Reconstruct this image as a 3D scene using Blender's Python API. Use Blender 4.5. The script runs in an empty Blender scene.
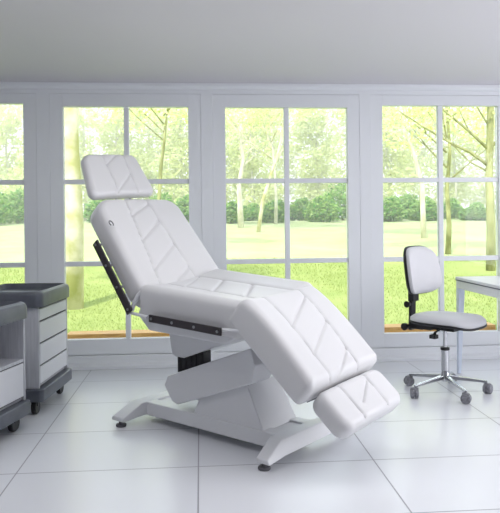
import bpy, bmesh, math, random
from mathutils import Vector, Matrix
random.seed(7)
C = bpy.context.scene.collection
R = math.radians
SIN, COS, PI = math.sin, math.cos, math.pi

# ------------------------------------------------------------------ materials
def mat(name, col, rough=.5, metal=0., spec=.5, coat=0.):
    m = bpy.data.materials.new(name); m.use_nodes = True
    b = m.node_tree.nodes['Principled BSDF']
    b.inputs['Base Color'].default_value = (*col, 1)
    b.inputs['Roughness'].default_value = rough
    b.inputs['Metallic'].default_value = metal
    b.inputs['Specular IOR Level'].default_value = spec
    b.inputs['Coat Weight'].default_value = coat
    return m

def nodes(m):
    nt = m.node_tree
    return nt, nt.nodes['Principled BSDF']

def noise_color(m, c1, c2, scale, lo=.35, hi=.65, coord='Object', stretch=(1, 1, 1), detail=4):
    nt, b = nodes(m)
    tc = nt.nodes.new('ShaderNodeTexCoord'); mp = nt.nodes.new('ShaderNodeMapping')
    mp.inputs['Scale'].default_value = stretch
    n = nt.nodes.new('ShaderNodeTexNoise'); n.inputs['Scale'].default_value = scale; n.inputs['Detail'].default_value = detail
    r = nt.nodes.new('ShaderNodeValToRGB')
    r.color_ramp.elements[0].position = lo; r.color_ramp.elements[0].color = (*c1, 1)
    r.color_ramp.elements[1].position = hi; r.color_ramp.elements[1].color = (*c2, 1)
    nt.links.new(tc.outputs[coord], mp.inputs[0]); nt.links.new(mp.outputs[0], n.inputs['Vector'])
    nt.links.new(n.outputs['Fac'], r.inputs[0]); nt.links.new(r.outputs[0], b.inputs['Base Color'])
    return m

def noise_bump(m, scale, strength, dist=.002):
    nt, b = nodes(m)
    tc = nt.nodes.new('ShaderNodeTexCoord')
    n = nt.nodes.new('ShaderNodeTexNoise'); n.inputs['Scale'].default_value = scale; n.inputs['Detail'].default_value = 3
    bp = nt.nodes.new('ShaderNodeBump'); bp.inputs['Strength'].default_value = strength; bp.inputs['Distance'].default_value = dist
    nt.links.new(tc.outputs['Object'], n.inputs['Vector'])
    nt.links.new(n.outputs['Fac'], bp.inputs['Height']); nt.links.new(bp.outputs[0], b.inputs['Normal'])
    return m

M = {}
M['leather'] = noise_bump(mat('white_leatherette', (.735, .73, .74), .40), 160, .12, .001)
M['enamel'] = mat('white_enamel', (.80, .805, .83), .35)
M['rail'] = mat('dark_rail', (.045, .038, .042), .4)
M['black'] = mat('black_plastic', (.012, .012, .014), .45)
M['bolt'] = mat('steel_bolt', (.5, .5, .52), .3, 1)
M['rubber'] = mat('grey_foot', (.12, .12, .13), .5)
M['chrome'] = mat('chrome', (.62, .63, .65), .12, 1)
M['castor'] = noise_color(mat('castor_grey', (.25, .26, .28), .5), (.15, .15, .17), (.27, .27, .30), 60)
M['frame'] = noise_bump(mat('window_paint', (.80, .82, .855), .4), 30, .05)
M['wall'] = noise_bump(mat('white_wall_paint', (.80, .82, .855), .6), 60, .06)
M['ceil'] = noise_bump(mat('ceiling_paint', (.725, .705, .75), .8), 40, .08)
M['wall_grey'] = noise_bump(mat('low_bounce_grey_wall', (.42, .43, .46), .7), 60, .06)  # unseen walls, darkened to cut the light they bounce back
M['laminate'] = mat('trolley_laminate', (.74, .75, .79), .45)
M['side'] = noise_color(mat('trolley_side_grey', (.5, .5, .53), .5), (.50, .51, .55), (.60, .61, .65), 14, stretch=(6, 6, .4))
M['gap'] = mat('drawer_shadow_gap', (.07, .07, .08), .6)
M['slate'] = noise_color(mat('trolley_slate', (.14, .15, .18), .4), (.095, .105, .13), (.125, .135, .16), 9)
M['tabletop'] = mat('table_white', (.84, .85, .89), .3)
M['tableleg'] = mat('table_leg_blue_white', (.68, .74, .86), .35)
M['tableedge'] = mat('table_dark_edge', (.12, .12, .16), .5)
M['fabric'] = noise_bump(mat('office_white_vinyl', (.64, .64, .665), .5), 200, .12, .001)

def floor_mat():
    m = mat('glossy_white_tiles', (.8, .81, .84), .2, 0, .5)
    nt, b = nodes(m); N = nt.nodes; L = nt.links
    g = N.new('ShaderNodeNewGeometry'); sp = N.new('ShaderNodeSeparateXYZ'); L.new(g.outputs['Position'], sp.inputs[0])
    def math_(op, a, bb=None):
        n = N.new('ShaderNodeMath'); n.operation = op
        for i, q in enumerate((a, bb)):
            if q is None: continue
            if isinstance(q, (int, float)): n.inputs[i].default_value = q
            else: L.new(q, n.inputs[i])
        return n.outputs[0]
    def line(o, off, pitch):
        q = math_('DIVIDE', math_('SUBTRACT', o, off), pitch)
        fr = math_('FRACT', math_('ADD', q, .5))
        d = math_('MULTIPLY', math_('ABSOLUTE', math_('SUBTRACT', fr, .5)), pitch)
        return math_('LESS_THAN', d, .0034), math_('FLOOR', math_('ADD', q, 0.0))
    lx, ix = line(sp.outputs[0], -.02, .883); ly, iy = line(sp.outputs[1], 2.635, .6)
    grout = math_('MAXIMUM', lx, ly)
    wn = N.new('ShaderNodeTexWhiteNoise'); wn.noise_dimensions = '2D'
    cb = N.new('ShaderNodeCombineXYZ'); L.new(ix, cb.inputs[0]); L.new(iy, cb.inputs[1]); L.new(cb.outputs[0], wn.inputs[0])
    tone = N.new('ShaderNodeMix'); tone.data_type = 'RGBA'
    tone.inputs[6].default_value = (.77, .785, .83, 1); tone.inputs[7].default_value = (.805, .815, .85, 1)
    L.new(wn.outputs[0], tone.inputs[0])
    mx = N.new('ShaderNodeMix'); mx.data_type = 'RGBA'
    L.new(grout, mx.inputs[0]); L.new(tone.outputs[2], mx.inputs[6]); mx.inputs[7].default_value = (.33, .33, .36, 1)
    L.new(mx.outputs[2], b.inputs['Base Color'])
    rg = math_('ADD', math_('MULTIPLY', grout, .4), .24); L.new(rg, b.inputs['Roughness'])
    return m
M['floor'] = floor_mat()

def glass_mat():
    m = bpy.data.materials.new('clear_glass'); m.use_nodes = True
    nt = m.node_tree; nt.nodes.clear()
    o = nt.nodes.new('ShaderNodeOutputMaterial'); mx = nt.nodes.new('ShaderNodeMixShader')
    t = nt.nodes.new('ShaderNodeBsdfTransparent'); g = nt.nodes.new('ShaderNodeBsdfGlossy'); f = nt.nodes.new('ShaderNodeFresnel')
    t.inputs[0].default_value = (.97, .98, .97, 1); g.inputs['Roughness'].default_value = .02; f.inputs[0].default_value = 1.25
    nt.links.new(f.outputs[0], mx.inputs[0]); nt.links.new(t.outputs[0], mx.inputs[1]); nt.links.new(g.outputs[0], mx.inputs[2])
    nt.links.new(mx.outputs[0], o.inputs[0])
    return m
M['glass'] = glass_mat()
M['wood'] = noise_color(mat('orange_wood', (.6, .3, .1), .5), (.62, .31, .08), (.80, .46, .16), 6, stretch=(1, 12, 12))
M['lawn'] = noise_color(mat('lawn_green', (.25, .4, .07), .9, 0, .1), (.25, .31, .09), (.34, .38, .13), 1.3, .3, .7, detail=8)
M['meadow'] = noise_color(mat('haze_paled_meadow', (.5, .55, .3), .9, 0, .1), (.41, .47, .20), (.50, .54, .28), .8, .3, .7, detail=8)  # far grass made paler: brightening by haze put into its colour

def leaf_mat(name, c1, c2, transl):
    m = bpy.data.materials.new(name); m.use_nodes = True
    nt = m.node_tree; nt.nodes.clear(); N = nt.nodes; L = nt.links
    o = N.new('ShaderNodeOutputMaterial'); mx = N.new('ShaderNodeMixShader'); mx.inputs[0].default_value = transl
    d = N.new('ShaderNodeBsdfDiffuse'); t = N.new('ShaderNodeBsdfTranslucent')
    g = N.new('ShaderNodeNewGeometry'); r = N.new('ShaderNodeValToRGB')
    r.color_ramp.elements[0].color = (*c1, 1); r.color_ramp.elements[1].color = (*c2, 1)
    L.new(g.outputs['Random Per Island'], r.inputs[0])
    L.new(r.outputs[0], d.inputs[0]); L.new(r.outputs[0], t.inputs[0])
    L.new(d.outputs[0], mx.inputs[1]); L.new(t.outputs[0], mx.inputs[2]); L.new(mx.outputs[0], o.inputs[0])
    return m
M['leaf_pale'] = leaf_mat('haze_paled_leaves', (.66, .72, .30), (.86, .88, .52), .5)  # paleness from haze and overexposure put into the leaf colour
M['leaf_mid'] = leaf_mat('yellow_green_leaves', (.52, .62, .22), (.72, .76, .38), .5)
M['blade'] = leaf_mat('grass_blades', (.30, .37, .11), (.38, .43, .15), .5)
M['leaf_dark'] = leaf_mat('hedge_leaves', (.08, .27, .04), (.42, .58, .16), .3)
M['bark_pale'] = noise_color(mat('pale_bark', (.6, .58, .45), .9, 0, .1), (.50, .48, .34), (.74, .72, .58), 5, stretch=(1, 1, .4))
M['bark_moss'] = noise_color(mat('mossy_yellow_bark', (.6, .58, .3), .9, 0, .1), (.46, .45, .20), (.70, .65, .50), 3.2, .38, .6)
M['bark_olive'] = noise_color(mat('olive_bark', (.3, .3, .15), .9, 0, .1), (.22, .23, .10), (.42, .42, .22), 8, stretch=(1, 1, .4))

# ------------------------------------------------------------------ mesh helpers
class MB:
    def __init__(s): s.bm = bmesh.new()
    def box(s, x0, x1, y0, y1, z0, z1, mtx=None):
        vs = [s.bm.verts.new((x, y, z)) for x in (x0, x1) for y in (y0, y1) for z in (z0, z1)]
        for f in ((0, 1, 3, 2), (4, 6, 7, 5), (0, 4, 5, 1), (2, 3, 7, 6), (0, 2, 6, 4), (1, 5, 7, 3)):
            s.bm.faces.new([vs[i] for i in f])
        if mtx is not None: bmesh.ops.transform(s.bm, matrix=mtx, verts=vs)
        return s
    def hexa(s, low, high):                     # two quads of 4 points each
        a = [s.bm.verts.new(p) for p in low]; b = [s.bm.verts.new(p) for p in high]
        s.bm.faces.new(a[::-1]); s.bm.faces.new(b)
        for i in range(4): s.bm.faces.new((a[i], a[(i+1) % 4], b[(i+1) % 4], b[i]))
        return s
    def prism(s, prof, lo, hi, axis='y', inset=0, mtx=None):   # profile polygon extruded along an axis
        def pt(p, q):
            return {'y': (p[0], q, p[1]), 'x': (q, p[0], p[1]), 'z': (p[0], p[1], q)}[axis]
        a = [s.bm.verts.new(pt(p, lo)) for p in prof]; b = [s.bm.verts.new(pt(p, hi)) for p in prof]
        n = len(prof)
        s.bm.faces.new(a[::-1]); s.bm.faces.new(b)
        for i in range(n): s.bm.faces.new((a[i], a[(i+1) % n], b[(i+1) % n], b[i]))
        if mtx is not None: bmesh.ops.transform(s.bm, matrix=mtx, verts=a+b)
        return s
    def tube(s, path, radii, n=12, caps=True):
        path = [Vector(p) for p in path]
        if not hasattr(radii, '__len__'): radii = [radii]*len(path)
        rings = []; prev = None
        for i, p in enumerate(path):
            d = (path[min(i+1, len(path)-1)]-path[max(i-1, 0)]).normalized()
            ref = prev if prev is not None else (Vector((0, 0, 1)) if abs(d.z) < .9 else Vector((1, 0, 0)))
            x = (ref-d*ref.dot(d)).normalized(); y = d.cross(x); prev = x
            rings.append([s.bm.verts.new(p+(x*COS(2*PI*k/n)+y*SIN(2*PI*k/n))*radii[i]) for k in range(n)])
        for a, b in zip(rings, rings[1:]):
            for k in range(n): s.bm.faces.new((a[k], a[(k+1) % n], b[(k+1) % n], b[k]))
        if caps: s.bm.faces.new(rings[0][::-1]); s.bm.faces.new(rings[-1])
        return s
    def lathe(s, prof, c=(0, 0, 0), n=24, mtx=None):   # (r,z) rings about z
        rings = []
        for r, z in prof: rings.append([s.bm.verts.new((c[0]+r*COS(2*PI*k/n), c[1]+r*SIN(2*PI*k/n), c[2]+z)) for k in range(n)])
        for a, b in zip(rings, rings[1:]):
            for k in range(n): s.bm.faces.new((a[k], a[(k+1) % n], b[(k+1) % n], b[k]))
        s.bm.faces.new(rings[0][::-1]); s.bm.faces.new(rings[-1])
        if mtx is not None: bmesh.ops.transform(s.bm, matrix=mtx, verts=[v for r_ in rings for v in r_])
        return s
    def build(s, name, m, parent=None, bevel=0, seg=3, sharp=35):
        bmesh.ops.recalc_face_normals(s.bm, faces=s.bm.faces[:])
        me = bpy.data.meshes.new(name); s.bm.to_mesh(me); s.bm.free()
        return link(name, me, m, parent, bevel, seg, sharp)

def link(name, me, m, parent=None, bevel=0, seg=3, sharp=35):
    me.materials.append(m); me.shade_smooth()
    if sharp: me.set_sharp_from_angle(angle=R(sharp))
    o = bpy.data.objects.new(name, me); C.objects.link(o)
    if parent: o.parent = parent
    if bevel:
        b = o.modifiers.new('bevel', 'BEVEL'); b.width = bevel; b.segments = seg; b.limit_method = 'ANGLE'; b.angle_limit = R(30); b.harden_normals = True
    return o

def tag(o, label=None, cat=None, group=None, kind=None):
    for k, q in (('label', label), ('category', cat), ('group', group), ('kind', kind)):
        if q: o[k] = q
    return o

def thing(name, label, cat, loc=(0, 0, 0), rz=0, group=None):
    o = bpy.data.objects.new(name, None); C.objects.link(o); o.empty_display_size = .1
    o.location = loc; o.rotation_euler = (0, 0, rz)
    return tag(o, label, cat, group)

def seg_dist(px, py, s):
    (ax, ay), (bx, by) = s
    dx, dy = bx-ax, by-ay
    t = max(0, min(1, ((px-ax)*dx+(py-ay)*dy)/(dx*dx+dy*dy)))
    return math.hypot(px-ax-t*dx, py-ay-t*dy)

def pad(name, m, parent, org, A, N, L, w0, w1, T, rc=.06, rr=.035, rb=.02, seams=(), tc=0, crown=.012, gd=.007, gw=.0055, na=110, nt=110, roll=0., bow=0.):
    """Upholstered cushion: length L along A=(s,z) from org=(s,z), half width w0->w1 across, thickness T below the face."""
    def clus(n, lo, hi, e=.5):
        out = []
        for i in range(n+1):
            x = -1+2*i/n
            x = (1-e)*x+e*SIN(x*PI/2)
            out.append(lo+(hi-lo)*(x+1)/2)
        return out
    av = clus(na, 0, L); xv = clus(nt, -1, 1)
    def hw(a):
        w = w0+(w1-w0)*a/L
        e = min(a, L-a)
        if e < rc: w -= rc-math.sqrt(max(0, rc*rc-(rc-e)**2))
        return w
    def P(a, t, h):
        return (org[0]+A[0]*a+N[0]*h, tc+t-roll*h*N[1], org[1]+A[1]*a+N[1]*h+roll*t)
    def edge(a, t):
        W = w0+(w1-w0)*a/L
        dx = W-abs(t); dy = min(a, L-a)
        if dx < rc and dy < rc: return max(0, rc-math.hypot(rc-dx, rc-dy))
        return min(dx, dy)
    bm = bmesh.new(); top = []; bot = []
    for a in av:
        tr, br = [], []
        for x in xv:
            t = x*hw(a); d = edge(a, t)
            h = 0
            if d < rr: h -= rr-math.sqrt(max(0, rr*rr-(rr-d)**2))
            W = max(.01, w0)
            h += crown*max(0, 1-(t/W)**2)-crown
            for s_ in seams:
                q = seg_dist(a, t, s_)
                h -= gd*math.exp(-(q/gw)**2)+gd*.4*math.exp(-(q/(gw*4))**2)
            hb = -T
            if d < rb: hb += rb-math.sqrt(max(0, rb*rb-(rb-d)**2))
            h += bow*SIN(PI*(a/L)**.6)
            tr.append(bm.verts.new(P(a, t, h))); br.append(bm.verts.new(P(a, t, hb)))
        top.append(tr); bot.append(br)
    for i in range(na):
        for j in range(nt):
            bm.faces.new((top[i][j], top[i+1][j], top[i+1][j+1], top[i][j+1]))
            bm.faces.new((bot[i][j], bot[i][j+1], bot[i+1][j+1], bot[i+1][j]))
    ring = lambda g: [g[i][0] for i in range(na)]+[g[na][j] for j in range(nt)]+[g[i][nt] for i in range(na, 0, -1)]+[g[0][j] for j in range(nt, 0, -1)]
    a, b = ring(top), ring(bot)
    for i in range(len(a)):
        k = (i+1) % len(a)
        bm.faces.new((a[i], b[i], b[k], a[k]))
    bmesh.ops.recalc_face_normals(bm, faces=bm.faces[:])
    me = bpy.data.meshes.new(name); bm.to_mesh(me); bm.free()
    return link(name, me, m, parent, sharp=60)

# ------------------------------------------------------------------ camera
H = 1.223
yaw = math.atan(50/650.); roll = .01
fw = Vector((SIN(yaw), COS(yaw), 0)); r0 = Vector((COS(yaw), -SIN(yaw), 0)); u0 = Vector((0, 0, 1))
rt = r0*COS(roll)-u0*SIN(roll); up = u0*COS(roll)+r0*SIN(roll)
cam = bpy.data.cameras.new('camera'); co = bpy.data.objects.new('camera', cam); C.objects.link(co)
cam.sensor_fit = 'HORIZONTAL'; cam.sensor_width = 36; cam.lens = 650/500*36; cam.shift_y = -.074
cam.clip_end = 500
mw = Matrix((rt, up, -fw)).transposed().to_4x4(); mw.translation = (0, 0, H); co.matrix_world = mw
bpy.context.scene.camera = co

# ------------------------------------------------------------------ room shell
YW = 5.5; XL, XR, YB, ZC = -3.4, 4.4, -2.2, 2.372
def struct(name, mb, m, parent=None, bevel=0): 
    o = mb.build(name, m, parent, bevel)
    if not parent: o['kind'] = 'structure'
    return o
struct('floor', MB().box(XL, XR, YB, YW+.12, -.1, 0), M['floor'])
struct('ceiling', MB().box(XL, XR, YB, YW+.12, ZC, ZC+.15), M['ceil'])
struct('wall_left', MB().box(XL-.15, XL, YB, YW+.12, -.1, ZC+.15), M['wall_grey'])
struct('wall_rear', MB().box(XL, XR, YB-.15, YB, -.1, ZC+.15), M['wall_grey'])
struct('wall_right', MB().box(XR, XR+.15, YB, YW+.12, -.1, ZC+.15), M['wall'])
# sash outer edges of the four glazed doors
GL = [(-2.482, -1.447), (-1.125, -.091), (.221, 1.267), (1.574, 2.606)]
ST = .106
ops = [(a-ST, b+ST) for a, b in GL]
wb = MB()
edges = [XL]+[e for o in ops for e in o]+[XR]
for i in range(0, len(edges), 2):
    x0, x1 = edges[i], edges[i+1]
    prof = [(x0+.0004, YW-.012), (x1-.0004, YW-.012), (x1-.0004, YW+.064), (x1+(.05 if i < 8 else 0), YW+.064), (x1+(.05 if i < 8 else 0), YW+.12), (x0-(.05 if i else 0), YW+.12), (x0-(.05 if i else 0), YW+.064), (x0+.0004, YW+.064)]
    wb.prism(prof, 0, 2.3, 'z')
wb.box(XL, XR, YW-.0125, YW+.12, 2.2845, ZC)
wb.box(XL, XR, YW+.064, YW+.12, 0, .15)
struct('wall_back', wb, M['wall'], bevel=.0015)
struct('trim_1', MB().prism([(YW-.012, 2.318), (YW-.028, 2.326), (YW-.04, 2.345), (YW-.04, ZC), (YW-.012, ZC)], XL, XR, 'x'), M['frame'], bevel=.004)
struct('baseboard_back', MB().prism([(YW-.012, 0), (YW-.075, 0), (YW-.075, .028), (YW-.03, .045), (YW-.03, .100), (YW-.012, .108)], XL, XR, 'x'), M['frame'], bevel=.004)
for k, ((a, b), (oa, ob)) in enumerate(zip(GL, ops)):
    z0, z1, zb, zt = (.262, .236, .228, .226)[k], (2.2, 2.177, 2.175, 2.195)[k], .109, 2.283
    f = MB(); y0, y1 = YW-.0095, YW+.06
    f.box(oa, a, y0, y1, zb, zt); f.box(b, ob, y0, y1, zb, zt)
    f.box(a, b, y0, y1, zb, z0); f.box(a, b, y0, y1, z1, zt)
    w = struct(f'window_{k+1}', f, M['frame'], bevel=.0015)
    g = MB(); c = (a+b)/2
    g.box(c-.021, c+.021, y0+.012, y1-.01, z0, z1)
    for z in (1.551, .866): g.box(a, b, y0+.014, y1-.012, z-.02, z+.02)
    g.build('muntin_grid', M['frame'], w, bevel=.004)
    MB().box(a+.001, b-.001, YW+.024, YW+.030, z0+.001, z1-.001).build('glass', M['glass'], w)
    MB().box(a-.02, b+.02, YW+.125, YW+.30, z0-.03, z0+(.024, .024, .03, .034)[k]).build('window_sill', M['wood'], w, bevel=.004)

# ------------------------------------------------------------------ treatment chair (local x along the chair, y across, z up)
tr = thing('treatment_chair', 'white quilted reclining treatment chair on a white steel lift base', 'treatment chair', (.124, 3.77, 0), R(-43.9))
b = MB()
for sg in (-1, 1): b.hexa([(-.50, sg*.167, .045), (.52, sg*.167, .045), (.52, sg*.08, .045), (-.50, sg*.08, .045)][::sg], [(-.50, sg*.160, .122), (.52, sg*.160, .122), (.52, sg*.08, .122), (-.50, sg*.08, .122)][::sg])
b.box(-.5, .5, -.1, .1, .085, .112)
def crossbar(sts):        # stations across: (t, inner s, outer s low, outer s top, z low, z top)
    vs = [[b.bm.verts.new(p) for p in ((si, t, zl), (so, t, zl), (sp, t, zt), (si, t, zt))] for t, si, so, sp, zl, zt in sts]
    b.bm.faces.new(vs[0]); b.bm.faces.new(vs[-1][::-1])
    for p, q in zip(vs, vs[1:]):
        for k in range(4): b.bm.faces.new((p[k], p[(k+1) % 4], q[(k+1) % 4], q[k]))
crossbar([(t, .515 if abs(t) > .3 else .50, .60, .585 if abs(t) > .3 else .572, zl, zt) for t, zl, zt in ((-.338, .034, .058), (-.205, .046, .124), (.34, .046, .124), (.48, .034, .058))])
crossbar([(t, -.475 if abs(t) < .3 else -.49, -.60, -.59 if abs(t) > .3 else -.572, zl, zt) for t, zl, zt in ((-.338, .034, .058), (-.205, .046, .124), (.19, .046, .124), (.352, .034, .058))])
base = b.build('base_frame', M['enamel'], tr, bevel=.007)
for sx in (-.54, .545):
    for sy in (-.31, .31 if sx < 0 else .44):
        MB().lathe([(.03, 0), (.032, .006), (.03, .014), (.014, .018), (.012, .034)], (sx, sy, 0), 20).build('leveling_foot', M['rubber'], base)
MB().hexa([(-.10, -.150, .11), (.42, -.150, .11), (.42, .150, .11), (-.10, .150, .11)], [(-.0, -.138, .338), (.295, -.138, .338), (.295, .138, .338), (-.0, .138, .338)]).build('lift_column', M['enamel'], tr, bevel=.008)
MB().prism([(-.29, .308), (-.316, .251), (-.253, .167), (-.208, .152), (.309, .342), (.35, .359), (.379, .457), (.346, .545)], -.17, .0).build('lower_lift_arm', M['enamel'], tr, bevel=.008)
MB().prism([(-.325, .62), (-.285, .435), (-.262, .42), (-.19, .419), (.20, .563), (.25, .62)], -.135, .135).build('upper_lift_arm', M['enamel'], tr, bevel=.008)
m_ = MB().box(-.255, -.045, -.118, -.05, .30, .47)
for k in range(5): m_.box(-.24+.042*k, -.222+.042*k, -.123, -.06, .31, .46)
m_.build('actuator', M['black'], tr, bevel=.004)
MB().prism([(-.40, .70), (-.40, .665), (-.31, .590), (.28, .575), (.42, .655), (.42, .72)], -.29, .29).build('seat_frame', M['enamel'], tr, bevel=.01)

def pattern(L, ts, diag, a0=.0, a1=None, both=()):
    a1 = L if a1 is None else a1
    s_ = [((a0, -ts), (a1, -ts)), ((a0, ts), (a1, ts))]
    for (p, q) in diag: s_.append(((p, ts), (q, -ts)))
    return s_
# seat
sa = Vector((.745, -.045)).normalized()
pad('seat', M['leather'], tr, (-.375, .858), sa, (-sa[1], sa[0]), .81, .345, .335, .175, rc=.06, rr=.06, rb=.03, tc=.012, roll=.085,
    seams=pattern(.81, .14, [(.05, .20), (.25, .42), (.48, .66)]), crown=-.035, gd=.007)
# backrest
ba = Vector((.389, -.453)).normalized(); bn = (-ba[1], ba[0])
back = pad('backrest', M['leather'], tr, (-.786-ba[0]*.025, 1.365-ba[1]*.025), ba, bn, .78, .35, .375, .165, rc=.11, rr=.045, rb=.035, tc=.065, roll=.015,
    seams=[((0, -.115), (.78, -.235)), ((0, .06), (.78, .09)), ((.06, .06), (.16, -.14)), ((.21, .065), (.365, -.17)), ((.41, .075), (.59, -.205)), ((.60, .085), (.74, -.16))], crown=.012, gd=.009, gw=.0048)
# headrest
ha = Vector((.15, -.25)).normalized(); hn = (-ha[1], ha[0])
head = pad('headrest', M['leather'], tr, (-.985, 1.685), ha, hn, .33, .22, .272, .085, rc=.055, rr=.035, rb=.03, tc=-.012, roll=.06,
    seams=[((0, -.075), (.315, -.065)), ((0, .10), (.315, .10)), ((.03, .02), (.09, -.07)), ((.17, .10), (.30, -.06))], crown=.01, gd=.007, na=80, nt=100)
mb = MB()
for sy in (-.06, .06):
    mb.tube([(-.985+ha[0]*.22-hn[0]*.065, sy, 1.683+ha[1]*.22-hn[1]*.065), (-.985+ha[0]*.34-hn[0]*.07, sy, 1.683+ha[1]*.34-hn[1]*.07), (-.786+ba[0]*.05-bn[0]*.09, sy, 1.365+ba[1]*.05-bn[1]*.09)], .008)
mb.build('headrest_bracket', M['bolt'], tr)
# legs
la = Vector((.373, -.309)).normalized(); ln_ = (-la[1], la[0])
pad('leg_rest', M['leather'], tr, (.478-la[0]*.095, .775-la[1]*.095), la, ln_, .582, .315, .33, .14, tc=-.014, rc=.035, rr=.05, rb=.02, roll=.035, bow=.03,
    seams=[((0, -.155), (.582, -.145)), ((0, .16), (.582, .115)), ((.09, .15), (.255, -.15)), ((.275, .14), (.43, -.15)), ((.46, .125), (.59, -.10))], crown=-.012, gd=.009, gw=.0048)
fa = Vector((.112, -.097)).normalized(); fn = (-fa[1], fa[0])
pad('foot_rest', M['leather'], tr, (.878-fa[0]*.035, .418-fa[1]*.035), fa, fn, .225, .285, .28, .115, rc=.06, rr=.04, rb=.03, roll=.04,
    seams=[((0, -.125), (.205, -.12)), ((0, .115), (.205, .105)), ((.05, .10), (.14, -.06))], crown=.01, gd=.009, gw=.0048, na=70, nt=100)
# thin steel edge plate under the leg rest
lp = MB()
o0 = (.478-la[0]*.09-ln_[0]*.137, .775-la[1]*.09-ln_[1]*.137)
lp.prism([o0, (o0[0]+la[0]*.58, o0[1]+la[1]*.58), (o0[0]+la[0]*.58-ln_[0]*.012, o0[1]+la[1]*.58-ln_[1]*.012), (o0[0]-ln_[0]*.012, o0[1]-ln_[1]*.012)], -.25, .25)
lp.build('leg_rest_frame', M['rubber'], tr, bevel=.002)
# side rails
def rail(p0, p1, y, w, label):
    d = Vector(p1)-Vector(p0); L_ = d.length; d.normalize(); n = Vector((-d[1], d[0]))
    q = lambda a, h: (p0[0]+d[0]*a+n[0]*h, p0[1]+d[1]*a+n[1]*h)
    r_ = MB().prism([q(0, -w/2), q(L_, -w/2), q(L_, w/2), q(0, w/2)], y-.012, y)
    ra = r_.build('side_rail', M['rail'], tr, bevel=.003); ra['label'] = label
    for k in range(4):
        c = q(L_*(.04+.92*k/3), 0)
        MB().tube([(c[0], y-.016, c[1]), (c[0], y+.03, c[1])], .008, 12).build('rail_bolt', M['bolt'], ra)
    return ra
rail((-.235, .675), (.307, .653), -.345, .042, 'dark rail below the seat cushion')
rail((-.718, 1.095), (-.40, .694), -.345, .054, 'dark rail behind the backrest')
# white hinge bracket between the seat and the backrest
MB().tube([(-.415, -.325, .70), (-.40, -.32, .745), (-.37, -.315, .79), (-.34, -.31, .82)], [.012, .013, .013, .01]).build('hinge_bracket', M['enamel'], tr)
MB().tube([(-.43, -.335, .69), (-.27, -.335, .676)], .009).build('rail_bracket', M['enamel'], tr)
MB().tube([(.30, -.335, .66), (.40, -.32, .665)], .009).build('rail_bracket', M['enamel'], tr)
# small metal ring on the near side of the backrest
a_, t_ = .21, -.285
c = Vector((-.786+ba[0]*a_+bn[0]*.004, t_+.0, 1.365+ba[1]*a_+bn[1]*.004))
ring = [(c.x+ba[0]*.02*COS(q), c.y+.013*SIN(q), c.z+ba[1]*.02*COS(q)) for q in [R(40+28*k) for k in range(11)]]
MB().tube(ring, .0035, 8).build('metal_ring', M['rubber'], back)

# ------------------------------------------------------------------ equipment trolleys
def castor(parent, x, y, r=.047):
    k = MB().lathe([(r*.35, -.014), (r*.9, -.016), (r, -.010), (r, .010), (r*.9, .016), (r*.35, .014)], (0, 0, 0), 20, Matrix.Translation((x, y, r)) @ Matrix.Rotation(PI/2, 4, 'Y'))
    k.box(x-.021, x+.021, y-.02, y+.015, r+.008, .087)
    return k.build('castor', M['black'], parent, bevel=.002)
def trolley(label, loc, rz, length, depth, drawers, niche=None, z0=.165, z1=.68):
    # local: y along the drawer face (from near end), -x into the body, face at x = 0
    t = thing('equipment_trolley', label, 'trolley', loc, rz, None)
    c = MB(); th = .018
    c.box(-depth, -.002, 0, th, z0, z1); c.box(-depth, -.002, length-th, length, z0, z1)
    c.box(-depth, -depth+th, th, length-th, z0, z1); c.box(-depth+th, -.02, th, length-th, z0, z0+th)
    c.box(-depth+th, -.02, th, length-th, z1-.01, z1)
    if niche: c.box(-depth+th, -.006, th, length-th, niche[0]-.009, niche[0]+.009)
    c.build('cabinet_body', M['side'], t, bevel=.002)
    for (a, bz) in drawers:
        d = MB().box(-.30, -.001, th+.006, length-th-.006, a+.006, bz-.006)
        d.build('drawer', M['laminate'], t, bevel=.003)
    MB().box(-.03, -.012, th, length-th, z0+th, (niche[0]-.009 if niche else z1-.01)).build('drawer_recess', M['gap'], t)
    # moulded bumper base and raised tray top, both wider than the body, with rounded corners
    def rr(x0, x1, y0, y1, r):
        out = []
        for cx_, cy_, q in ((x1-r, y0+r, -90), (x1-r, y1-r, 0), (x0+r, y1-r, 90), (x0+r, y0+r, 180)):
            for k in range(7): out.append((cx_+r*COS(R(q+15*k)), cy_+r*SIN(R(q+15*k))))
        return out
    MB().prism(rr(-depth-.02, .030, -.024, length+.016, .03), .084, z0-.001, 'z').build('bumper_base', M['slate'], t, bevel=.008)
    tp = MB(); outer = rr(-depth-.02, .024, -.02, length+.012, .05); mid1 = rr(-depth-.014, .018, -.014, length+.006, .05); mid2 = rr(-depth-.004, .008, -.004, length-.004, .05)
    inner = rr(-depth+.010, -.006, .010, length-.018, .045); innb = rr(-depth+.03, -.026, .03, length-.038, .04)
    bm = tp.bm
    rings = [[bm.verts.new((x, y, z)) for x, y in ol] for ol, z in ((outer, z1+.001), (outer, z1+.070), (mid1, z1+.088), (mid2, z1+.097), (inner, z1+.10), (inner, z1+.097), (innb, z1+.06))]
    n = len(outer)
    bm.faces.new(rings[0][::-1]); bm.faces.new(rings[-1])
    for p, q in zip(rings, rings[1:]):
        for k in range(n): bm.faces.new((p[k], p[(k+1) % n], q[(k+1) % n], q[k]))
    tp.build('tray_top', M['slate'], t, bevel=.003)
    for x in (-.035, -depth+.04):
        for y in (.025, length-.08): castor(t, x, y)
    return t
trolley('grey and white trolley with four drawers, behind the open one', (-1.022, 4.20, 0), R(-6), .585, .45, [(.185, .305), (.305, .447), (.447, .587), (.587, .672)])
f0 = Vector((-1.061, 3.911, 0)); fd = Vector((SIN(R(15)), COS(R(15)), 0))
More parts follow.
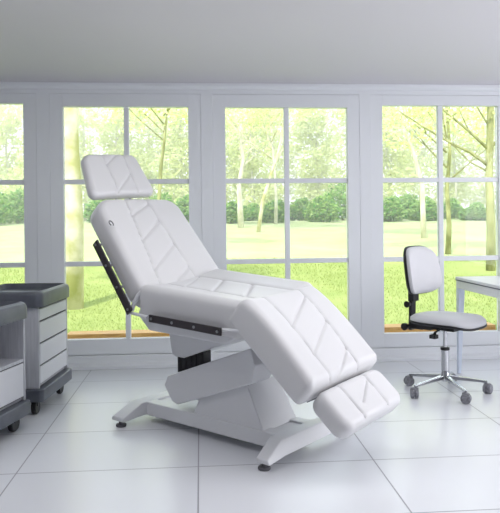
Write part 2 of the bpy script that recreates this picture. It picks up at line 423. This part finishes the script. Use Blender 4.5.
trolley('grey and white trolley with an open niche above its drawer, nearer of the two', f0-fd*.55+Vector((.006, 0, 0)), R(-15), .60, .42, [(.185, .392)], niche=(.402, .65), z1=.652)

# ------------------------------------------------------------------ office chair
oc = thing('office_chair', 'small white vinyl swivel chair on a chrome five-star base with castors', 'office chair', (1.70, 4.43, 0), R(-50))
# local +x = facing
for k, ang in enumerate((132, 204, 276, 348, 60)):
    q = R(ang+50); dx, dy = COS(q), SIN(q)
    rm = Matrix.Rotation(q, 4, 'Z')
    MB().hexa([(.02, -.018, .095), (.28, -.011, .072), (.28, .011, .072), (.02, .018, .095)], [(.02, -.014, .125), (.285, -.008, .088), (.285, .008, .088), (.02, .014, .125)]).build('base_leg', M['chrome'], oc, bevel=.004).matrix_local = rm
    cst = MB().lathe([(.01, -.026), (.030, -.026), (.034, -.02), (.034, -.004), (.026, -.003), (.026, .003), (.034, .004), (.034, .02), (.030, .026), (.01, .026)], (0, 0, 0), 24, Matrix.Translation((.285, 0, .034)) @ Matrix.Rotation(R(55), 4, 'Z') @ Matrix.Rotation(PI/2, 4, 'X'))
    cst.box(.262, .305, -.018, .018, .048, .07); cst.lathe([(.007, 0), (.007, .02)], (.274, 0, .065), 10)
    cst.build('castor', M['castor'], oc, bevel=.002).matrix_local = rm
MB().lathe([(.03, .08), (.034, .085), (.034, .125), (.03, .135), (.027, .16), (.027, .30), (.024, .303), (.014, .304), (.014, .46)], (0, 0, 0), 28).build('gas_column', M['chrome'], oc)
MB().lathe([(.028, .297), (.031, .30), (.031, .315), (.02, .318)], (0, 0, 0), 24).build('column_collar', M['black'], oc)
mech = MB().box(-.13, .10, -.06, .06, .44, .485); mech.box(-.25, -.08, -.05, .05, .43, .487)
mech.tube([(-.0, -.05, .45), (.01, -.15, .44), (.01, -.16, .415)], [.007, .007, .018], 10)
mech.box(-.015, .03, -.185, -.14, .40, .426)
mech.build('tilt_mechanism', M['black'], oc, bevel=.004)
def super_seat():
    def ol(r, x0, x1, hw, z, n=44):
        out = []
        for k in range(n):
            q = 2*PI*k/n; e = 2/3.2
            cx_ = (x0+x1)/2; hx = (x1-x0)/2
            x = cx_+(hx+r)*math.copysign(abs(COS(q))**e, COS(q)); y = (hw+r)*math.copysign(abs(SIN(q))**e, SIN(q))*(1-.06*(x-cx_)/hx*-1)
            zz = z - .03*max(0, (x-.14)/.1)**2*.6
            out.append((x, y, zz))
        return out
    return ol
ol = super_seat()
def loft(name, levels, m, parent, sharp=50):
    s_ = MB(); rings = [[s_.bm.verts.new(p) for p in lv] for lv in levels]; n = len(rings[0])
    s_.bm.faces.new(rings[0][::-1]); s_.bm.faces.new(rings[-1])
    for p, q in zip(rings, rings[1:]):
        for k in range(n): s_.bm.faces.new((p[k], p[(k+1) % n], q[(k+1) % n], q[k]))
    return s_.build(name, m, parent, sharp=sharp)
def seat_level(r, z): return ol(r, -.215, .255, .215, z+.05)
loft('seat', [seat_level(-.004, .450), seat_level(.0, .460), seat_level(-.002, .476), seat_level(-.02, .490), seat_level(-.06, .496), seat_level(-.13, .494), seat_level(-.19, .492)], M['fabric'], oc)
loft('seat_pan', [seat_level(-.05, .43), seat_level(-.005, .437), seat_level(.003, .446), seat_level(.002, .456), seat_level(-.02, .458)], M['black'], oc)
# backrest: rounded panel, slightly curved about the sitter, tilted back
def back_panel(x0, grow):
    pts = []; n = 48; e = 2/3.6
    for k in range(n):
        q = 2*PI*k/n
        y = (.205+grow)*math.copysign(abs(COS(q))**e, COS(q)); z = (.168+grow)*math.copysign(abs(SIN(q))**e, SIN(q))
        y *= 1-.07*(z/.168)
        pts.append((x0+1.2*y*y-.14*z, y, .848+z))
    return pts
loft('backrest', [back_panel(-.225, -.004), back_panel(-.205, 0), back_panel(-.19, -.006), back_panel(-.178, -.03), back_panel(-.172, -.08), back_panel(-.17, -.13)], M['fabric'], oc)
loft('backrest_shell', [back_panel(-.247, -.05), back_panel(-.243, -.012), back_panel(-.235, 0.004), back_panel(-.217, .005), back_panel(-.215, -.01)], M['black'], oc)
br = MB().hexa([(-.275, -.03, .41), (-.25, -.03, .41), (-.25, .03, .41), (-.275, .03, .41)], [(-.262, -.03, .80), (-.24, -.03, .80), (-.24, .03, .80), (-.262, .03, .80)])
br.box(-.27, -.225, -.038, .038, .62, .70)
br.box(-.265, -.15, -.045, .045, .425, .47)
br.build('back_bracket', M['black'], oc, bevel=.004)
MB().tube([(-.26, -.03, .60), (-.26, -.072, .60)], [.014, .024], 14).build('adjuster_knob', M['black'], oc)
MB().tube([(-.255, -.03, .445), (-.255, -.085, .445), (-.255, -.09, .445), (-.255, -.118, .445)], [.012, .012, .024, .026], 14).build('adjuster_knob', M['black'], oc)

# ------------------------------------------------------------------ table at the right
tb = thing('white_table', 'white table with a thin dark edge under the right window', 'table', (2.0, 4.98, 0), R(1.5))
MB().box(0, .80, -1.35, 0, .735, .757).build('table_top', M['tabletop'], tb, bevel=.003)
MB().box(-.003, .803, -1.353, .003, .7295, .7345).build('edge_strip', M['tableedge'], tb)
MB().box(.004, .796, -1.346, -.004, .668, .729).build('apron', M['tabletop'], tb, bevel=.004)
for x, y in ((.004, -.004), (.004, -1.346), (.796, -.004), (.796, -1.346)):
    sx = 1 if x < .4 else -1; sy = -1 if y > -.5 else 1
    lo = [(x, y), (x+sx*.025, y), (x+sx*.025, y+sy*.025), (x, y+sy*.025)]; hi = [(x, y), (x+sx*.05, y), (x+sx*.05, y+sy*.05), (x, y+sy*.05)]
    MB().hexa([(p[0], p[1], 0) for p in lo], [(p[0], p[1], .668) for p in hi]).build('leg', M['tableleg'], tb, bevel=.003)

# ------------------------------------------------------------------ garden
def gz(y):
    if y < 8: return -.06
    if y < 34: return -.06+(y-8)*.0462
    return 1.14+(y-34)*.004
def strip(name, ya, yb, n, m):
    bm = bmesh.new(); rows = []
    for i in range(n+1):
        y = ya+(yb-ya)*i/n; rows.append([bm.verts.new((x, y, gz(y)+.02*SIN(x*.9+y*.7)*(y > 9))) for x in [q*1.5-.5*60 for q in range(54)]])
    for a, b_ in zip(rows, rows[1:]):
        for k in range(53): bm.faces.new((a[k], a[k+1], b_[k+1], b_[k]))
    me = bpy.data.meshes.new(name); bm.to_mesh(me); bm.free()
    o = link(name, me, m, sharp=0); o['kind'] = 'structure'; return o
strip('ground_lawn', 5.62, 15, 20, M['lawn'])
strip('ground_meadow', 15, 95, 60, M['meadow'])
bm = bmesh.new()
for k in range(45000):
    y = 6.4+9.2*random.random()**1.3; x = random.uniform(-.36, .56)*y+random.uniform(-.2, .2)
    if math.hypot(x+1.84, y-9.4) < .3 or math.hypot(x-5.6, y-12.5) < .3: continue
    z = gz(y)-.004; h = random.uniform(.015, .045); a = random.uniform(0, 2*PI); w = .002+.0003*y; lx, ly = random.gauss(0, .02), random.gauss(0, .02)
    p = [bm.verts.new((x-w*COS(a), y-w*SIN(a), z)), bm.verts.new((x+w*COS(a), y+w*SIN(a), z)), bm.verts.new((x+lx, y+ly, z+h))]
    bm.faces.new(p)
me = bpy.data.meshes.new('grass'); bm.to_mesh(me); bm.free()
tag(link('grass', me, M['blade'], sharp=0), 'short bright green grass on the lawn outside the windows', 'grass', kind='stuff')

def leaves(name, m, parent, blobs, n, size):
    bm = bmesh.new(); tot = sum(b_[3]**2 for b_ in blobs)
    for (cx_, cy_, cz_, r) in blobs:
        for k in range(int(n*r*r/tot)):
            while True:
                d = Vector((random.uniform(-1, 1), random.uniform(-1, 1), random.uniform(-1, 1)))
                if .01 < d.length < 1: break
            d = d.normalized()*(d.length**.55)*r*random.uniform(.8, 1.12)
            p = Vector((cx_, cy_, cz_))+Vector((d.x, d.y, d.z*.9))
            a = Vector((random.gauss(0, 1), random.gauss(0, 1), random.gauss(0, .7))).normalized(); bq = a.orthogonal().normalized()
            s_ = size*random.uniform(.6, 1.4)
            vs = [bm.verts.new(p+a*s_), bm.verts.new(p+bq*s_*.55), bm.verts.new(p-a*s_), bm.verts.new(p-bq*s_*.55)]
            bm.faces.new(vs)
    me = bpy.data.meshes.new(name); bm.to_mesh(me); bm.free()
    return link(name, me, m, parent, sharp=0)

def branches(path, r0, r1, forks):
    n = len(path); mb_ = MB().tube(path, [r0+(r1-r0)*i/(n-1) for i in range(n)], 10)
    for pth, ra, rb in forks:
        k = len(pth); mb_.tube(pth, [ra+(rb-ra)*i/(k-1) for i in range(k)], 6)
    return mb_
def auto_forks(x, y, z0, z1, n, reach, r):
    out = []
    for k in range(n):
        z = z0+(z1-z0)*(k+.5)/n; a = random.uniform(0, 2*PI); l = reach*random.uniform(.6, 1.1)
        p0 = Vector((x, y, z)); d = Vector((COS(a), SIN(a)*.6, .75))
        p1 = p0+d*l*.45+Vector((0, 0, .05)); p2 = p0+d*l+Vector((random.uniform(-.2, .2), 0, .12*l))
        out.append(([p0, p1, p2], r, r*.25))
        e = Vector((COS(a+.8), SIN(a+.8)*.6, .9)); out.append(([p1, p1+e*l*.4], r*.5, r*.15))
    return out
def tree(name, label, x, y, trunk_pts, r0, r1, bark, forks, blobs, n, size, lm, cat='tree', group=None):
    t = thing(name, label, cat, (x, y, gz(y)-.03), 0, group)
    off = Vector(t.location)
    loc = lambda p: Vector(p)-off
    branches([loc(p) for p in trunk_pts], r0, r1, [([loc(q) for q in f[0]], f[1], f[2]) for f in forks]).build('trunk', M[bark], t, sharp=0)
    if n: leaves('crown', M[lm], t, [(b_[0]-off.x, b_[1]-off.y, b_[2]-off.z, b_[3]) for b_ in blobs], n, size)
    return t
# near thick yellow trunk in the second window
x = -1.80
tree('garden_tree', 'thick mossy yellow trunk close outside, left of the headrest', x, 9.4, [(x, 9.4, gz(9.4)-.05), (x+.02, 9.4, 1.2), (x-.03, 9.4, 2.4), (x, 9.4, 3.8), (x+.1, 9.4, 5)], .14, .10, 'bark_moss',
     auto_forks(x, 9.4, 3.3, 5, 6, 1.2, .04), [(x, 9.4, 5.2, 1.4), (x-.9, 9.6, 4.6, .9), (x+.7, 9.2, 4.7, .8)], 2500, .06, 'leaf_mid')
# olive tree with spreading branches in the right window
x, Y = 5.74, 12.5
fk = [([(5.73, 12.5, 2.56), (5.33, 12.5, 2.93), (4.86, 12.5, 3.31), (4.54, 12.5, 3.58)], .035, .012), ([(5.73, 12.5, 2.24), (5.34, 12.5, 2.52), (5.02, 12.5, 2.66), (4.44, 12.5, 2.99), (3.92, 12.5, 3.32)], .04, .010),
      ([(5.73, 12.5, 2.12), (5.34, 12.5, 2.32), (4.86, 12.5, 2.79), (4.5, 12.5, 3.31)], .022, .007), ([(5.76, 12.5, 2.99), (5.56, 12.5, 3.31), (5.36, 12.5, 3.65)], .022, .008),
      ([(5.77, 12.5, 2.59), (6.07, 12.5, 2.95), (6.38, 12.5, 3.45)], .03, .01), ([(5.02, 12.5, 2.66), (4.74, 12.5, 2.56), (4.33, 12.5, 2.6)], .012, .005), ([(5.33, 12.5, 2.93), (5.15, 12.5, 3.31), (5.11, 12.5, 3.58)], .012, .005)]
tree('garden_tree', 'olive green tree with long bare branches behind the office chair', x, Y, [(x, Y, gz(Y)-.05), (5.76, 12.5, 0.97), (5.73, 12.5, 1.96), (5.76, 12.5, 2.95), (5.81, 12.5, 4.34)], .095, .06, 'bark_olive', fk,
     [(4.95, Y, 3.9, .9), (4.14, Y, 3.7, .7), (6.18, Y, 4.1, 1.2), (x, Y, 5, 1.5)], 1500, .05, 'leaf_mid')
specs = [
 ('slim grey-green trunk between the office chair and the branching tree', 16, [(6.24, 0.10), (6.28, 1.03), (6.23, 1.92), (6.32, 2.93), (6.23, 4.19)], .075, .03, 'bark_olive', 4.2, 1500),
 ('white bending trunk above the office chair backrest', 21, [(7.38, 0.49), (7.36, 1.31), (7.33, 2.31), (7.07, 3.30), (6.74, 4.13), (6.55, 4.95)], .10, .05, 'bark_pale', 5.5, 1700),
 ('short white trunk beside the left edge of the middle window', 28, [(1.76, 0.95), (1.73, 1.85), (1.69, 2.72), (1.88, 3.79), (1.76, 5.31)], .14, .06, 'bark_pale', 6, 1800),
 ('leaning pale trunk in the middle window left of its centre bar', 25, [(2.23, 1.05), (2.43, 1.97), (2.79, 3.05), (3.08, 3.90), (3.28, 5.06)], .08, .04, 'bark_moss', 6.5, 1800),
 ('thin straight pale trunk just left of the middle window centre bar', 31, [(3.63, 1.09), (3.65, 2.15), (3.61, 3.35), (3.48, 5.03)], .09, .04, 'bark_pale', 7, 1500),
 ('slender forked tree to the right of the headrest', 18, [(-1.16, 0.36), (-1.12, 1.78), (-1.05, 2.75), (-0.97, 3.30), (-0.91, 3.93), (-0.79, 4.67)], .06, .025, 'bark_olive', 5, 1400),
]
for lab, Y, pts, ra, rb, bk_, zc, n in specs:
    P_ = [Vector((a, Y, c_)) for a, c_ in pts]; P_[0].z = gz(Y)-.05; x = P_[0].x; top = P_[-1]
    mid = P_[len(P_)//2]
    fk = auto_forks(mid.x, Y, mid.z, top.z, 6, 1.3+.02*Y, ra*.35)
    tree('garden_tree', lab, x, Y, P_, ra, rb, bk_, fk, [(top.x, Y, zc, 1.3), (top.x-1.1, Y+.4, zc-.5, .9), (top.x+1.0, Y-.3, zc-.4, .9)], n, .07, 'leaf_pale')
# bushes along the far edge of the meadow
bush = [(-10.0, 32.2, 1.7), (-9.48, 34.6, 1.9), (-5.23, 34.6, 1.5), (-1.96, 32.2, 1.6), (-0.74, 34.6, 1.5), (1.53, 32.2, 1.2), (2.66, 34.6, 1.0), (3.68, 32.2, 1.25), (5.35, 34.6, 1.3), (6.1, 32.2, 1.5), (7.7, 34.6, 2.3), (9.52, 32.2, 1.35), (11.17, 34.6, 1.5), (11.33, 32.2, 1.3), (13.63, 34.6, 1.2), (13.99, 32.2, 1.0), (17.14, 34.6, 1.2)]
BL = ['tall dark bush at the left edge of the leftmost window', 'rounded dark bush filling the leftmost window beside its frame', 'bush behind the headrest', 'dark bush right of the headrest', 'bush behind the right frame of the headrest window', 'dark bush at the left edge of the middle window', 'small bush behind the short white trunk', 'bush left of the middle window centre bar', 'bush right of the middle window centre bar', 'mid-green bush in the right half of the middle window', 'tallest dark bush at the right edge of the middle window', 'dark bush at the left edge of the right window', 'bush above the office chair backrest, left of the white bending trunk', 'bush above the office chair backrest, right of the white bending trunk', 'bush behind the slim grey-green trunk', 'low bush left of the branching olive tree', 'bush at the right picture edge behind the branching tree']
for (x, Y, hgt), lab in zip(bush, BL):
    z = gz(Y)
    t = thing('garden_bush', lab, 'bush', (x, Y, z-.05), 0, 'bushes along the far edge of the meadow')
    w = .62
    bl = [(0, 0, hgt*.45, hgt*.5), (-w*.6, .2, hgt*.33, hgt*.36), (w*.6, -.1, hgt*.36, hgt*.36), (.2, .1, hgt*.72, hgt*.3)]
    st = MB()
    for k in range(4): st.tube([(.05*k-.08, 0, -.02), (random.uniform(-.3, .3), random.uniform(-.2, .2), hgt*.5)], [.03, .012], 6)
    st.build('stem', M['bark_olive'], t, sharp=0)
    leaves('foliage', M['leaf_dark'], t, bl, 1500, .10)
# pale trees beyond the bushes
far = [(-18.74, 46, 8), (-14.36, 50, 9), (-10.24, 44, 8), (-9.37, 54, 10), (-5.84, 47, 8.5), (-3.95, 52, 9), (-1.24, 45, 8), (1.92, 50, 9.5), (3.52, 44, 7.5), (7.09, 54, 10), (8.60, 47, 8), (12.07, 51, 9.5), (13.23, 45, 8), (18.65, 54, 10), (19.30, 48, 8.5), (23.88, 52, 9.5), (24.15, 46, 8.5)]
for x, Y, h in far:
    z = gz(Y)
    blobs = []
    for k in range(13):
        a = random.uniform(0, 2*PI); rr_ = random.uniform(.3, 1)*h*.2
        blobs.append((x+rr_*COS(a), Y+rr_*SIN(a), z+h*(.10+.86*k/12), h*random.uniform(.11, .17)))
    tree('garden_tree', 'pale yellow-green tree in the hazy row beyond the bushes', x, Y, [(x, Y, z-.05), (x+.1, Y, z+h*.3), (x-.1, Y, z+h*.6), (x, Y, z+h*.9)], .14, .04, 'bark_pale', auto_forks(x, Y, z+h*.25, z+h*.8, 7, h*.2, .05), blobs, 3800, .16, 'leaf_pale', group='pale trees beyond the bushes')

hz = bpy.data.materials.new('summer_haze'); hz.use_nodes = True
nt = hz.node_tree; nt.nodes.clear(); o = nt.nodes.new('ShaderNodeOutputMaterial'); vsn = nt.nodes.new('ShaderNodeVolumeScatter')
vsn.inputs['Density'].default_value = .0135; vsn.inputs['Color'].default_value = (1, 1, .90, 1); vsn.inputs['Anisotropy'].default_value = .0
nt.links.new(vsn.outputs[0], o.inputs['Volume'])
hb = MB().box(-32, 42, 15.9, 94, .02, 16).build('garden_haze', hz, sharp=0); tag(hb, 'thin bright haze over the garden beyond the windows', 'haze', kind='stuff')

# ------------------------------------------------------------------ light
sc = bpy.context.scene
wd = bpy.data.worlds.new('world'); sc.world = wd; wd.use_nodes = True
nt = wd.node_tree; bg = nt.nodes['Background']
tcw = nt.nodes.new('ShaderNodeTexCoord'); sx = nt.nodes.new('ShaderNodeSeparateXYZ'); rp = nt.nodes.new('ShaderNodeValToRGB')
rp.color_ramp.elements[0].position = .0; rp.color_ramp.elements[0].color = (1, 1, .90, 1)
rp.color_ramp.elements[1].position = .6; rp.color_ramp.elements[1].color = (.72, .84, 1, 1)
nt.links.new(tcw.outputs['Generated'], sx.inputs[0]); nt.links.new(sx.outputs[2], rp.inputs[0]); nt.links.new(rp.outputs[0], bg.inputs[0])
bg.inputs[1].default_value = 2.5
sun = bpy.data.lights.new('sun', 'SUN'); sun.energy = 4.6; sun.angle = R(2); sun.color = (1, .97, .88)
so = bpy.data.objects.new('sun', sun); C.objects.link(so); so.rotation_euler = (R(40), 0, R(-25))
def area(name, loc, rot, sx_, sy_, e, col=(1, 1, 1)):
    l = bpy.data.lights.new(name, 'AREA'); l.shape = 'RECTANGLE'; l.size = sx_; l.size_y = sy_; l.energy = e; l.color = col
    o = bpy.data.objects.new(name, l); C.objects.link(o); o.location = loc; o.rotation_euler = rot; return o
area('ceiling_fill_light', (.4, 2.95, 2.34), (0, 0, 0), 4.5, .6, 29, (.98, .98, 1))  # added overhead fill, out of view; no fixture is built
area('right_key_light', (XR-.06, 2.3, 1.35), (0, R(90), 0), 1.7, 3.2, 90, (.98, .98, 1))  # added key from the right, out of view; this wall has no window
vs_ = sc.view_settings; sc.display_settings.display_device = 'sRGB'
vs_.view_transform = 'Standard'; vs_.look = 'None'; vs_.gamma = 1; vs_.exposure = 0; vs_.use_curve_mapping = False
sc.cycles.use_denoising = True; sc.cycles.max_bounces = 10; sc.cycles.transparent_max_bounces = 12
